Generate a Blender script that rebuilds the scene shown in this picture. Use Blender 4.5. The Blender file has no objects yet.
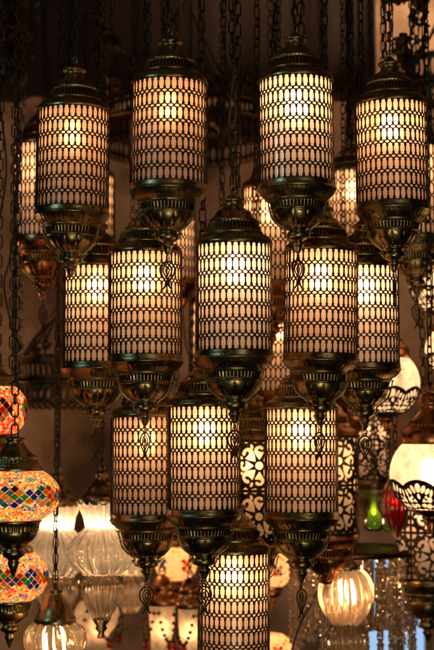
import bpy, math, random
from mathutils import Vector, Matrix
from mathutils.geometry import delaunay_2d_cdt
random.seed(7)
PI = math.pi
S = bpy.context.scene
C = S.collection
cos, sin = math.cos, math.sin

# ------------------------------------------------------------------ view
FPX = 1408.0
PITCH = math.radians(4.26)
def at(px, py, d):
    """point at depth d (metres along +Y) seen at photo pixel px,py"""
    xc = (px - 217) / FPX; yc = (325 - py) / FPX
    v = Vector((xc, cos(PITCH) - yc * sin(PITCH), sin(PITCH) + yc * cos(PITCH)))
    return v * (d / v.y)
CEIL = 1.62

# ------------------------------------------------------------------ materials
def mat(name):
    m = bpy.data.materials.new(name); m.use_nodes = True
    nt = m.node_tree; nt.nodes.clear()
    return m, nt, nt.nodes.new('ShaderNodeOutputMaterial')
def N(nt, t, **kw):
    n = nt.nodes.new(t)
    for k, v in kw.items():
        if k in n.inputs.keys(): n.inputs[k].default_value = v
        else: setattr(n, k, v)
    return n
def ramp(nt, fac, stops):
    r = nt.nodes.new('ShaderNodeValToRGB')
    el = r.color_ramp.elements
    while len(el) < len(stops): el.new(0.5)
    for e, (p, c) in zip(el, stops): e.position = p; e.color = (*c, 1)
    nt.links.new(fac, r.inputs[0]); return r
def metal(name, c1, c2, rough=(0.25, 0.5), scale=60, bump=0.25):
    m, nt, out = mat(name)
    tc = N(nt, 'ShaderNodeTexCoord')
    n1 = N(nt, 'ShaderNodeTexNoise', Scale=scale, Detail=6.0, Roughness=0.65)
    oi = N(nt, 'ShaderNodeObjectInfo'); ad = N(nt, 'ShaderNodeVectorMath', operation='ADD')
    nt.links.new(tc.outputs['Object'], ad.inputs[0]); nt.links.new(oi.outputs['Random'], ad.inputs[1])
    nt.links.new(ad.outputs[0], n1.inputs['Vector'])
    n2 = N(nt, 'ShaderNodeTexNoise', Scale=scale * 7, Detail=3.0)
    nt.links.new(tc.outputs['Object'], n2.inputs['Vector'])
    r = ramp(nt, n1.outputs[0], [(0.3, c1), (0.68, c2)])
    mr = N(nt, 'ShaderNodeMapRange'); mr.inputs[1].default_value = 0.3; mr.inputs[2].default_value = 0.7
    mr.inputs[3].default_value = rough[0]; mr.inputs[4].default_value = rough[1]
    nt.links.new(n1.outputs[0], mr.inputs[0])
    b = N(nt, 'ShaderNodeBump', Strength=bump, Distance=0.0006)
    nt.links.new(n2.outputs[0], b.inputs['Height'])
    p = N(nt, 'ShaderNodeBsdfPrincipled', Metallic=1.0)
    nt.links.new(r.outputs[0], p.inputs['Base Color']); nt.links.new(mr.outputs[0], p.inputs['Roughness'])
    nt.links.new(b.outputs[0], p.inputs['Normal'])
    nt.links.new(p.outputs[0], out.inputs[0])
    return m
BRASS = metal('aged_brass', (0.22, 0.165, 0.075), (0.42, 0.32, 0.155), (0.20, 0.42), 45, 0.5)
RECESS = metal('recess_shade', (0.012, 0.010, 0.007), (0.03, 0.022, 0.012), (0.5, 0.8))  # shade of grooves and piercings put into a dark metal
LATT = metal('blackened_lattice', (0.020, 0.014, 0.009), (0.065, 0.045, 0.027), (0.3, 0.55), 90)
CHAIN = metal('dark_chain', (0.025, 0.019, 0.013), (0.09, 0.062, 0.036), (0.32, 0.5), 90)
COPPER = metal('reddish_brass', (0.26, 0.11, 0.045), (0.52, 0.24, 0.10), (0.22, 0.42))
DARKBR = metal('dark_bronze', (0.05, 0.032, 0.018), (0.15, 0.095, 0.048), (0.3, 0.55), 40)

def plain(name, col, rough=0.5, spec=0.5):
    m, nt, out = mat(name)
    tc = N(nt, 'ShaderNodeTexCoord'); n = N(nt, 'ShaderNodeTexNoise', Scale=40.0, Detail=4.0)
    nt.links.new(tc.outputs['Object'], n.inputs['Vector'])
    r = ramp(nt, n.outputs[0], [(0.3, tuple(c * 0.75 for c in col)), (0.7, tuple(min(1, c * 1.2) for c in col))])
    p = N(nt, 'ShaderNodeBsdfPrincipled', Roughness=rough)
    nt.links.new(r.outputs[0], p.inputs['Base Color']); nt.links.new(p.outputs[0], out.inputs[0]); return m
RUBBER = plain('black_cable', (0.012, 0.011, 0.010), 0.45)

def frosted(name, tint, diff, w_ref=0.5, w_dif=0.25, rough=0.62, ripple=0.0, gloss=0.05, crackle=0.0, tw=(1.0,)*3):
    """frosted lamp glass: rough refraction + translucency + a little diffuse + sheen"""
    m, nt, out = mat(name)
    L = nt.links
    tc = N(nt, 'ShaderNodeTexCoord')
    n1 = N(nt, 'ShaderNodeTexNoise', Scale=22.0 if not crackle else 45.0, Detail=7.0, Roughness=0.6 if not crackle else 0.75)
    L.new(tc.outputs['Object'], n1.inputs['Vector'])
    rr = ramp(nt, n1.outputs[0], [(0.25 if not crackle else 0.38, tuple(c * (0.86 if not crackle else 0.5) for c in tint)), (0.75 if not crackle else 0.56, tint)])
    tr = N(nt, 'ShaderNodeBsdfTranslucent'); L.new(rr.outputs[0], tr.inputs[0])
    rf = N(nt, 'ShaderNodeBsdfRefraction', Roughness=rough, IOR=1.25); L.new(rr.outputs[0], rf.inputs[0])
    df = N(nt, 'ShaderNodeBsdfDiffuse'); df.inputs[0].default_value = (*diff, 1)
    gl = N(nt, 'ShaderNodeBsdfGlossy', Roughness=0.16); gl.inputs[0].default_value = (1, 1, 1, 1)
    m1 = N(nt, 'ShaderNodeMixShader'); m1.inputs[0].default_value = w_ref
    L.new(tr.outputs[0], m1.inputs[1]); L.new(rf.outputs[0], m1.inputs[2])
    m2 = N(nt, 'ShaderNodeMixShader'); m2.inputs[0].default_value = w_dif
    L.new(m1.outputs[0], m2.inputs[1]); L.new(df.outputs[0], m2.inputs[2])
    m3 = N(nt, 'ShaderNodeMixShader'); m3.inputs[0].default_value = gloss
    L.new(m2.outputs[0], m3.inputs[1]); L.new(gl.outputs[0], m3.inputs[2])
    if crackle:
        v = N(nt, 'ShaderNodeTexNoise', Scale=55.0, Detail=4.0, Roughness=0.7)
        L.new(tc.outputs['Object'], v.inputs['Vector'])
        b = N(nt, 'ShaderNodeBump', Strength=crackle, Distance=0.004)
        L.new(v.outputs[0], b.inputs['Height'])
        for s in (rf, gl): L.new(b.outputs[0], s.inputs['Normal'])
    L.new(m3.outputs[0], out.inputs[0])
    return m
GLASS = frosted('frosted_pink_glass', (1.0, 0.78, 0.64), (0.98, 0.80, 0.69), 0.36, 0.50, 0.95, gloss=0.03)
GLASS2 = frosted('cream_glass', (1.0, 0.88, 0.72), (0.94, 0.78, 0.62), 0.20, 0.38, 0.9)
OPAL = frosted('crackled_opal_glass', (1.0, 0.88, 0.72), (0.92, 0.82, 0.70), 0.28, 0.35, 0.6, crackle=0.6, gloss=0.07)

def clear(name, tint, rough=0.06, tw=0.22, ior=1.16, edge=0.55, gk=1.3):
    """blown glass: refraction, a little milkiness, thicker and darker towards its edges"""
    m, nt, out = mat(name); L = nt.links
    lw = N(nt, 'ShaderNodeLayerWeight', Blend=0.45)
    rp = ramp(nt, lw.outputs['Facing'], [(0.25, tint), (0.95, tuple(c * edge * (1, .78, .55)[i] for i, c in enumerate(tint)))])
    rf = N(nt, 'ShaderNodeBsdfRefraction', Roughness=rough, IOR=ior); L.new(rp.outputs[0], rf.inputs[0])
    tr = N(nt, 'ShaderNodeBsdfTranslucent'); L.new(rp.outputs[0], tr.inputs[0])
    gl = N(nt, 'ShaderNodeBsdfGlossy', Roughness=0.09); gl.inputs[0].default_value = (1, .93, .84, 1)
    fr = N(nt, 'ShaderNodeFresnel', IOR=1.5)
    mr = N(nt, 'ShaderNodeMath', operation='MULTIPLY'); mr.inputs[1].default_value = gk; mr.use_clamp = True
    L.new(fr.outputs[0], mr.inputs[0])
    a = N(nt, 'ShaderNodeMixShader'); a.inputs[0].default_value = tw
    L.new(rf.outputs[0], a.inputs[1]); L.new(tr.outputs[0], a.inputs[2])
    b = N(nt, 'ShaderNodeMixShader'); L.new(mr.outputs[0], b.inputs[0])
    L.new(a.outputs[0], b.inputs[1]); L.new(gl.outputs[0], b.inputs[2])
    L.new(b.outputs[0], out.inputs[0]); return m
CLEAR = clear('blown_clear_glass', (1.0, 0.90, 0.74), 0.07, 0.22, 1.48, 0.25, 3.5)
CRYST = clear('cut_crystal', (1.0, 0.94, 0.86), 0.02, 0.25, 1.45, 0.7, 4.0)
REDG = clear('ruby_glass', (0.6, 0.006, 0.012), 0.06, 0.35, 1.4)
GRNG = clear('green_glass', (0.25, 0.65, 0.03), 0.1, 0.6, 1.3)
REDBEAD = clear('red_bead', (0.85, 0.06, 0.03), 0.1, 0.7, 1.3)

def glow(name, col, st):
    m, nt, out = mat(name)
    e = N(nt, 'ShaderNodeEmission', Strength=st); e.inputs[0].default_value = (*col, 1)
    nt.links.new(e.outputs[0], out.inputs[0]); return m
BULB = glow('lit_bulb', (1.0, 0.54, 0.24), 88.0)
BULB_FAINT = glow('lit_faint_bulb', (1.0, 0.50, 0.20), 52.0)
BULB_WHITE = glow('lit_white_bulb', (1.0, 0.62, 0.32), 100.0)
BULB_HOT = glow('lit_hot_bulb', (1.0, 0.66, 0.38), 170.0)
BULB_BALL = glow('lit_ball_bulb', (1.0, 0.62, 0.35), 44.0)
BULB_SOFT = glow('lit_soft_bulb', (1.0, 0.53, 0.22), 46.0)
BULB_LOW = glow('lit_low_bulb', (1.0, 0.50, 0.21), 9.0)
BULB_VDIM = glow('lit_tiny_bulb', (1.0, 0.54, 0.30), 16.0)
BULB_DIM = glow('lit_dim_bulb', (1.0, 0.54, 0.30), 42.0)
GLINT = glow('blue_glint_glow', (0.42, 0.66, 1.0), 0.9)  # emission for the added panes that imitate blue glints

def tile_mat(name, col, w=0.55):
    m, nt, out = mat(name); L = nt.links
    tr = N(nt, 'ShaderNodeBsdfTranslucent'); tr.inputs[0].default_value = (*col, 1)
    p = N(nt, 'ShaderNodeBsdfPrincipled', Roughness=0.22); p.inputs['Base Color'].default_value = (*col, 1)
    a = N(nt, 'ShaderNodeMixShader'); a.inputs[0].default_value = w
    L.new(p.outputs[0], a.inputs[1]); L.new(tr.outputs[0], a.inputs[2]); L.new(a.outputs[0], out.inputs[0]); return m
PAL = [tile_mat('mosaic_' + n, c) for n, c in (('red', (0.75, 0.03, 0.012)), ('orange', (0.95, 0.22, 0.015)), ('yellow', (0.95, 0.55, 0.03)),
       ('green', (0.02, 0.40, 0.05)), ('teal', (0.015, 0.30, 0.42)), ('blue', (0.012, 0.05, 0.60)), ('dark', (0.03, 0.012, 0.012)), ('white', (0.9, 0.85, 0.75)))]
def chips(name, stops, scale=150, grout=(0.75, 0.6, 0.42)):
    """small glass chips and beads set in plaster"""
    m, nt, out = mat(name); L = nt.links
    tc = N(nt, 'ShaderNodeTexCoord')
    v = N(nt, 'ShaderNodeTexVoronoi', Scale=float(scale)); L.new(tc.outputs['Object'], v.inputs['Vector'])
    v2 = N(nt, 'ShaderNodeTexVoronoi', Scale=float(scale), feature='DISTANCE_TO_EDGE'); L.new(tc.outputs['Object'], v2.inputs['Vector'])
    sep = N(nt, 'ShaderNodeSeparateColor'); L.new(v.outputs['Color'], sep.inputs[0])
    r = ramp(nt, sep.outputs[0], stops); r.color_ramp.interpolation = 'CONSTANT'
    st = N(nt, 'ShaderNodeMath', operation='GREATER_THAN'); st.inputs[1].default_value = 0.07
    L.new(v2.outputs['Distance'], st.inputs[0])
    mx = N(nt, 'ShaderNodeMix', data_type='RGBA'); L.new(st.outputs[0], mx.inputs[0])
    mx.inputs[6].default_value = (*grout, 1); L.new(r.outputs[0], mx.inputs[7])
    tr = N(nt, 'ShaderNodeBsdfTranslucent'); L.new(mx.outputs[2], tr.inputs[0])
    p = N(nt, 'ShaderNodeBsdfPrincipled', Roughness=0.25); L.new(mx.outputs[2], p.inputs['Base Color'])
    b = N(nt, 'ShaderNodeBump', Strength=0.5, Distance=0.001); L.new(v2.outputs['Distance'], b.inputs['Height'])
    L.new(b.outputs[0], p.inputs['Normal'])
    a = N(nt, 'ShaderNodeMixShader'); a.inputs[0].default_value = 0.6
    L.new(p.outputs[0], a.inputs[1]); L.new(tr.outputs[0], a.inputs[2]); L.new(a.outputs[0], out.inputs[0]); return m
R_, O_, Y_, G_, T_, B_, D_, W_ = (0.72, 0.03, 0.015), (0.95, 0.25, 0.02), (0.85, 0.42, 0.02), (0.02, 0.34, 0.05), (0.02, 0.34, 0.50), (0.015, 0.06, 0.6), (0.05, 0.03, 0.03), (0.88, 0.72, 0.52)
CHIP_WARM = chips('warm_glass_chips', [(0, R_), (.14, W_), (.34, O_), (.44, Y_), (.60, G_), (.68, R_), (.74, T_), (.82, W_), (.90, B_)], 215, (0.5, 0.34, 0.2))
CHIP_RED = chips('red_glass_chips', [(0, R_), (.30, W_), (.46, O_), (.58, D_), (.64, R_), (.84, G_), (.90, W_)], 165, (0.5, 0.34, 0.22))
CHIP_PALE = chips('pale_glass_chips', [(0, W_), (.35, (0.9, 0.6, 0.4)), (.5, W_), (.7, O_), (.76, W_), (.9, R_), (.94, W_)], 150)

def wall_mat():
    m, nt, out = mat('stained_plaster'); L = nt.links
    tc = N(nt, 'ShaderNodeTexCoord')
    a = N(nt, 'ShaderNodeTexNoise', Scale=2.2, Detail=8.0, Roughness=0.62); L.new(tc.outputs['Object'], a.inputs['Vector'])
    b = N(nt, 'ShaderNodeTexNoise', Scale=26.0, Detail=6.0, Roughness=0.6); L.new(tc.outputs['Object'], b.inputs['Vector'])
    r = ramp(nt, a.outputs[0], [(0.38, (0.07, 0.036, 0.018)), (0.5, (0.24, 0.14, 0.075)), (0.62, (0.46, 0.30, 0.18))])
    bp = N(nt, 'ShaderNodeBump', Strength=0.6, Distance=0.01); L.new(b.outputs[0], bp.inputs['Height'])
    p = N(nt, 'ShaderNodeBsdfPrincipled', Roughness=0.85)
    L.new(r.outputs[0], p.inputs['Base Color']); L.new(bp.outputs[0], p.inputs['Normal']); L.new(p.outputs[0], out.inputs[0]); return m
WALL = wall_mat()

# ------------------------------------------------------------------ mesh building
class MB:
    def __init__(s): s.v = []; s.f = []; s.mi = []; s.sm = []
    def add(s, vs, fs, mi=0, smooth=True):
        o = len(s.v); s.v += [tuple(v) for v in vs]
        for f in fs:
            s.f.append([i + o for i in f]); s.mi.append(mi); s.sm.append(smooth)
    def mesh(s, name, mats):
        me = bpy.data.meshes.new(name); me.from_pydata(s.v, [], s.f)
        for m in mats: me.materials.append(m)
        me.polygons.foreach_set('material_index', s.mi); me.polygons.foreach_set('use_smooth', s.sm)
        me.update(); return me
    def build(s, name, mats, parent=None):
        o = bpy.data.objects.new(name, s.mesh(name, mats if isinstance(mats, (list, tuple)) else [mats]))
        C.objects.link(o); o.parent = parent; return o

def lathe(mb, prof, seg=72, mod=None, mi=0, c=(0, 0, 0), groove=None):
    vs = []
    for j, (r, z) in enumerate(prof):
        for i in range(seg):
            a = 2 * PI * i / seg
            rr = max(r, 1e-6) * (1 if mod is None else 1) + (mod(a, r, z) if mod else 0)
            vs.append((c[0] + rr * cos(a), c[1] + rr * sin(a), c[2] + z))
    fs = []
    for j in range(len(prof) - 1):
        for i in range(seg):
            k = (i + 1) % seg
            fs.append((j * seg + i, (j + 1) * seg + i, (j + 1) * seg + k, j * seg + k))
    mb.add(vs, fs, mi)
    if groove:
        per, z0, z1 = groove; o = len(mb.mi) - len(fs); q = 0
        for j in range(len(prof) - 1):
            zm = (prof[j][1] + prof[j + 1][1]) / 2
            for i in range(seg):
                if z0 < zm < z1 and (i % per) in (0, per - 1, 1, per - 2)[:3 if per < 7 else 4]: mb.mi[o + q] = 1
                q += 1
def tube(mb, pts, r, seg=6, closed=False, flat=1.0, mi=0, nrm=None):
    """tube through pts; flat<1 squashes it along nrm"""
    P = [Vector(p) for p in pts]; n = len(P); vs = []
    ref = Vector(nrm) if nrm else Vector((0.13, 0.27, 0.95))
    for i, p in enumerate(P):
        if closed: t = P[(i + 1) % n] - P[i - 1]
        else: t = P[min(i + 1, n - 1)] - P[max(i - 1, 0)]
        t.normalize()
        u = t.cross(ref)
        if u.length < 1e-4: u = t.cross(Vector((1, 0, 0)))
        u.normalize(); w = t.cross(u) if nrm is None else u.cross(t); w.normalize()
        rr = r[i] if isinstance(r, (list, tuple)) else r
        for k in range(seg):
            a = 2 * PI * k / seg
            vs.append(p + u * (rr * cos(a)) + w * (rr * flat * sin(a)))
    fs = []
    for i in range(n if closed else n - 1):
        j = (i + 1) % n
        for k in range(seg):
            l = (k + 1) % seg
            fs.append((i * seg + k, i * seg + l, j * seg + l, j * seg + k))
    if not closed:
        fs.append(tuple(range(seg))[::-1]); fs.append(tuple((n - 1) * seg + k for k in range(seg)))
    mb.add(vs, fs, mi)
def spline(pts, n=6):
    P = [Vector(p) for p in pts]; out = []
    for i in range(len(P) - 1):
        a = P[max(i - 1, 0)]; b = P[i]; c = P[i + 1]; d = P[min(i + 2, len(P) - 1)]
        for k in range(n):
            t = k / n
            out.append(0.5 * ((2 * b) + (c - a) * t + (2 * a - 5 * b + 4 * c - d) * t * t + (3 * b - a - 3 * c + d) * t ** 3))
    out.append(P[-1]); return out
def smooth_prof(pts, n=4):
    return [(max(p.x, 0), p.y) for p in spline([(r, z, 0) for r, z in pts], n)]
def ball(mb, c, r, seg=12, rings=8, mi=0, sz=1.0):
    lathe(mb, [(r * sin(PI * j / rings), r * sz * cos(PI * j / rings)) for j in range(rings + 1)], seg, mi=mi, c=c)

def pierced(cell, holes, steiner=None):
    """triangles of a sheet (polygon cell) with holes cut out of it"""
    vs, faces = [], []
    def ccw(p):
        A = sum(a[0] * b[1] - b[0] * a[1] for a, b in zip(p, p[1:] + p[:1]))
        return p if A > 0 else p[::-1]
    for poly in [ccw(list(q)) for q in [cell] + holes]:
        faces.append(list(range(len(vs), len(vs) + len(poly)))); vs += [Vector(p) for p in poly]
    if steiner: vs += [Vector(p) for p in steiner]
    V, E, F, oV, oE, oF = delaunay_2d_cdt(vs, [], faces, 0, 1e-6, True)
    tris = [f for f, o in zip(F, oF) if 0 in o and len(o) == 1]
    return V, tris
def sheet(mb, V, tris, offsets, fmap, t0, t1, mi=0, q=1e-4):
    """tile the pierced sheet and give it thickness; fmap(u,v,off) -> 3D"""
    idx = {}; uv = []; faces = []
    for ox, oy in offsets:
        loc = {}
        for f in tris:
            ff = []
            for i in f:
                if i not in loc:
                    p = (V[i][0] + ox, V[i][1] + oy)
                    key = (round(p[0] / q), round(p[1] / q))
                    if key not in idx: idx[key] = len(uv); uv.append(p)
                    loc[i] = idx[key]
                ff.append(loc[i])
            if len(set(ff)) == len(ff): faces.append(ff)
    n = len(uv)
    vs = [fmap(u, v, t1) for u, v in uv] + [fmap(u, v, t0) for u, v in uv]
    cnt = {}
    for f in faces:
        for a, b in zip(f, f[1:] + f[:1]): cnt[(a, b)] = cnt.get((a, b), 0) + 1
    fs = list(faces) + [[i + n for i in reversed(f)] for f in faces]
    for (a, b) in cnt:
        if (b, a) not in cnt: fs.append([b, a, a + n, b + n])
    mb.add(vs, fs, mi, smooth=False)

def thing(name, label, cat, loc, group=None, rz=0):
    o = bpy.data.objects.new(name, None); C.objects.link(o)
    o.empty_display_size = 0.03
    o.location = loc; o.rotation_euler = (0, 0, rz)
    o['label'] = label; o['category'] = cat
    if group: o['group'] = group
    return o
def put(name, me, parent, loc=(0, 0, 0), rz=0, sc=None):
    o = bpy.data.objects.new(name, me); C.objects.link(o); o.parent = parent
    o.location = loc; o.rotation_euler = (0, 0, rz)
    if sc: o.scale = sc
    return o

# ------------------------------------------------------------------ lantern meshes (units: U = 1 photo pixel of a lantern 76 px wide)
U = 0.07 / 38
GH = 106.0                       # glass height
BOT = 71.0                       # glass bottom above the origin (the finial's tip)
def P(pts, dz=0.0): return [(r * U, (z + dz) * U) for r, z in pts]
FL = 44
def flute(z0, z1, depth=0.75):
    def f(a, r, z):
        zz = z / U
        if not (z0 <= zz <= z1): return 0.0
        e = min(1.0, (zz - z0) / 0.6, (z1 - zz) / 0.6)
        return -depth * U * e * (0.5 + 0.5 * cos(a * FL)) ** 0.6
    return f
TOP = BOT + GH
def cap_mesh(name, m):
    mb = MB()
    prof = [(37.0, -1.2), (38.9, -1.2), (39.3, -0.4), (39.3, 1.6), (38.9, 2.4), (38.3, 3.4), (37.3, 5.2), (35.3, 7.0), (32.6, 8.6), (30.2, 9.8), (29.6, 10.4), (29.9, 11.2), (29.5, 12.1), (28.6, 12.6), (28.3, 13.2)]
    band = [(28.2 - 3.6 * t / 9, 13.4 + 8.8 * t / 9) for t in range(10)]
    rest = [(24.9, 22.8), (25.0, 23.6), (24.2, 24.4), (22.4, 25.6), (20.2, 27.4), (18.6, 29.2), (17.6, 31.2), (15.6, 33.2), (12.6, 35.0), (10.6, 36.8), (9.7, 39.0), (9.5, 41.0), (10.0, 41.8), (12.0, 42.6), (12.6, 43.6), (12.4, 44.8), (11.2, 45.6), (8.6, 46.4), (6.6, 47.6), (5.0, 49.4), (3.2, 50.6), (2.2, 52.4), (0.01, 52.8)]
    pr = P(smooth_prof(prof, 2) + band + smooth_prof(rest, 2), TOP)
    fb = flute((TOP + 13.2), (TOP + 22.4), 1.1)
    def emb(a, r, z):
        zz = z / U - TOP
        if 3.6 < zz < 9.6: return 0.42 * U * abs(cos(a * 22)) ** 0.7 * min(1, (zz - 3.6) / 1.2, (9.6 - zz) / 1.2)
        if 25.4 < zz < 34.4:
            e = min(1, (zz - 25.4) / 2, (34.4 - zz) / 2)
            return 0.9 * U * e * (abs(sin(a * 6)) ** 0.4 - 0.75)
        return fb(a, r, z)
    lathe(mb, pr, 264, emb, groove=(6, (TOP + 14.2) * U, (TOP + 21.4) * U))
    # hanging eye
    r = 3.2
    tube(mb, [((r * cos(a)) * U, 0, (TOP + 55.2 + 1.25 * r * sin(a)) * U) for a in [2 * PI * i / 14 for i in range(14)]], 0.75 * U, 6, closed=True, nrm=(0, 1, 0))
    # pierced stars on the shoulder
    return mb.mesh(name, [m, RECESS])
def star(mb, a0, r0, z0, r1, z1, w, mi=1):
    """small dark four-pointed patch, imitating a shaded piercing, lying on the surface between (r0,z0) and (r1,z1)"""
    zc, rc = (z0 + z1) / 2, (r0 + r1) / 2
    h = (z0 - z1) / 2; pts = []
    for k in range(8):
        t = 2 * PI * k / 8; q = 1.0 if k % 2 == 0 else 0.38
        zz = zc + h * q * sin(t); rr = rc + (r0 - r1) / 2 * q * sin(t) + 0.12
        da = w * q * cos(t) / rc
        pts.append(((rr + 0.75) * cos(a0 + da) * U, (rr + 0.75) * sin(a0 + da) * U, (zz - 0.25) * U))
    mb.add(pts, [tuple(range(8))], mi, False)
def base_mesh(name, m):
    mb = MB()
    prof = [(37.0, 1.4), (38.8, 1.4), (39.3, 0.7), (39.4, -4.2), (39.9, -4.7), (40.3, -5.5), (39.9, -6.4), (38.6, -8.0), (36.6, -10.4), (33.8, -13.0), (31.2, -15.0), (29.8, -16.2), (29.9, -17.0), (29.4, -17.8), (28.6, -18.3)]
    band = [(28.3 - 2.0 * t / 8, -18.6 - 7.2 * t / 8) for t in range(9)]
    rest = [(26.9, -26.3), (27.4, -27.1), (26.2, -28.1), (25.9, -29.2), (25.0, -31.8), (23.3, -35.0), (20.8, -38.2), (17.6, -41.2), (14.6, -43.4), (14.8, -44.0), (12.6, -44.9), (12.7, -45.5), (10.4, -46.3), (9.0, -47.0), (8.8, -47.7), (9.9, -48.5), (10.7, -49.8), (11.1, -51.6), (10.7, -53.4), (9.4, -55.2), (7.0, -56.6), (5.2, -57.6), (4.9, -58.4), (6.0, -59.2), (6.7, -60.4), (6.3, -61.6), (4.9, -63.6), (3.7, -66.4), (2.7, -68.6), (1.7, -69.8), (0.01, -70.4)]
    fb = flute(BOT - 26.0, BOT - 18.4, 1.1)
    def emb(a, r, z):
        zz = z / U - BOT
        if -45.5 < zz < -28.5:      # pressed petals on the lower bowl
            e = min(1, (-28.5 - zz) / 3, (zz + 45.5) / 3)
            return 1.1 * U * e * abs(sin(a * 6)) ** 0.4 - 0.8 * U * e
        if -14.6 < zz < -8.2: return 0.5 * U * abs(cos(a * 22)) ** 0.7 * min(1, (-8.2 - zz) / 1.2, (zz + 14.6) / 1.2)
        return fb(a, r, z)
    lathe(mb, P(smooth_prof(prof, 2) + band + smooth_prof(rest, 2), BOT), 264, emb, groove=(6, (BOT - 25.2) * U, (BOT - 19.2) * U))
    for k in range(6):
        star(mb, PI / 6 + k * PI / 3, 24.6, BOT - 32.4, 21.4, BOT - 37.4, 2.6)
    for k in range(6):
        a = k * PI / 3; c = Vector((39.5 * cos(a), 39.5 * sin(a), BOT - 1.8)) * U
        ball(mb, c, 0.9 * U, 8, 6)
    return mb.mesh(name, [m, RECESS])
def bracket_mesh():
    mb = MB()
    core = [(30.2, -18.2), (29.9, -22.0), (28.6, -26.5), (27.6, -31.0), (25.2, -36.0), (21.0, -40.4), (16.0, -44.0), (12.9, -47.2), (12.9, -51.2), (11.6, -54.0), (9.8, -54.6)]
    for s in (-1, 1):
        wd = [0.4, 1.1, 1.6, 1.9, 2.1, 2.0, 1.8, 1.4, 1.5, 1.2, 0.4]
        tube(mb, spline([(r * U, s * w * U, (BOT + z) * U) for (r, z), w in zip(core, wd)], 4), 0.85 * U, 6)
    ball(mb, (31.2 * U, 0, (BOT - 17.6) * U), 1.3 * U, 8, 6); ball(mb, (14.9 * U, 0, (BOT - 49.4) * U), 1.5 * U, 8, 6)
    return mb.mesh('bracket', [BRASS])
def lattice_mesh():
    NC, NR = 38, 7
    R = 38.0; w = 2 * PI * R / NC; h = GH / NR
    win = []
    for x, y in [(2.45, 0.0), (2.45, 2.5), (1.85, 3.0), (1.6, 3.5), (1.85, 4.0), (2.15, 4.4), (1.9, 4.95), (1.25, 5.55), (0.5, 6.02)]: win.append((x, y))
    q = win[1:]
    hole = [(x, y) for x, y in win] + [(-x, y) for x, y in reversed(q)] + [(-2.45, 0.0)] + [(-x, -y) for x, y in q] + [(x, -y) for x, y in reversed(q)]
    hexa = [(2.35, 0), (1.3, 0.95), (0.5, 1.3), (-0.5, 1.3), (-1.3, 0.95), (-2.35, 0), (-1.3, -0.95), (-0.5, -1.3), (0.5, -1.3), (1.3, -0.95)]
    cell = [(-w / 2, -h / 2), (w / 2, -h / 2), (w / 2, h / 2), (-w / 2, h / 2)]
    holes = [hole] + [[(x + sx * w / 2, y + sy * h / 2) for x, y in hexa] for sx in (-1, 1) for sy in (-1, 1)]
    V, T = pierced(cell, holes)
    mb = MB()
    def fm(u, v, off):
        a = u / R; r = (R + off) * U
        return (r * cos(a), r * sin(a), (BOT + v) * U)
    # wrap the seam: column index taken modulo by closing key
    offs = [(i * w, (j + 0.5) * h) for i in range(NC) for j in range(NR)]
    sheet(mb, V, T, offs, fm, -0.2, 0.8, q=1e-3)
    # two soldered seam bars
    for a in (0.9, 0.9 + PI):
        tube(mb, [((R + 0.7) * U * cos(a), (R + 0.7) * U * sin(a), (BOT + z) * U) for z in (0.5, GH - 0.5)], 0.9 * U, 6)
    return mb.mesh('lattice', [LATT])
def paisley(cx, cy, ang, L, k=1.0, flip=1):
    sh = [(0.0, 0.0), (0.25, 0.17), (0.55, 0.31), (0.8, 0.31), (0.97, 0.16), (1.02, -0.04), (0.93, -0.22), (0.78, -0.25), (0.71, -0.13), (0.79, -0.04), (0.81, 0.05), (0.72, 0.12), (0.60, 0.05), (0.56, -0.1), (0.58, -0.27), (0.4, -0.22), (0.2, -0.11)]
    c, s = cos(ang), sin(ang)
    return [(cx + L * (x * c - y * k * flip * s), cy + L * (x * s + y * k * flip * c)) for x, y in sh]
def ell(cx, cy, rx, ry, ang=0, n=12):
    c, s = cos(ang), sin(ang)
    return [(cx + rx * cos(t) * c - ry * sin(t) * s, cy + rx * cos(t) * s + ry * sin(t) * c) for t in [2 * PI * i / n for i in range(n)]]
def floral_mesh():
    R = 38.0; w = 2 * PI * R / 4; h = GH / 2; sx = w / 53.0; sy = h / 53.0
    holes = [ell(0, 0, 4.2, 4.2, 0, 14)]
    for k in range(8):
        a = k * PI / 4
        holes.append(paisley(6.2 * cos(a), 6.2 * sin(a), a, 14.5 if k % 2 == 0 else 17.0, 1.2, 1 if k % 2 == 0 else -1))
        b = a + PI / 8
        holes.append(ell(21.5 * cos(b), 21.5 * sin(b), 2.7, 1.5, b))
    for qx in (-1, 1):
        for qy in (-1, 1):
            holes.append([(25 * qx, 25 * qy), (25 * qx, 19.5 * qy), (21.8 * qx, 20.4 * qy), (20.4 * qx, 21.8 * qy), (19.5 * qx, 25 * qy)])
            holes.append([(25.2 * qx, 9.5 * qy), (25.2 * qx, 2 * qy), (23.4 * qx, 4 * qy)])
            holes.append([(9.5 * qx, 25.2 * qy), (2 * qx, 25.2 * qy), (4 * qx, 23.4 * qy)])
            holes.append([(25.2 * qx, 11.2 * qy), (25.2 * qx, 17.6 * qy), (22.6 * qx, 14.4 * qy)])
            holes.append([(11.2 * qx, 25.2 * qy), (17.6 * qx, 25.2 * qy), (14.4 * qx, 22.6 * qy)])
    holes = [[(x * sx, y * sy) for x, y in hh] for hh in holes]
    cell = [(-w / 2, -h / 2), (w / 2, -h / 2), (w / 2, h / 2), (-w / 2, h / 2)]
    st = [(-w / 2 + w * i / 12, -h / 2 + h * j / 8) for i in range(13) for j in range(9)]
    V, T = pierced(cell, holes, st)
    mb = MB()
    def fm(u, v, off):
        a = u / R; r = (R + off) * U
        return (r * cos(a), r * sin(a), (BOT + v) * U)
    sheet(mb, V, T, [(i * w, (j + 0.5) * h) for i in range(4) for j in range(2)], fm, -0.2, 0.8, q=1e-3)
    return mb.mesh('lattice', [LATT])
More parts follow.
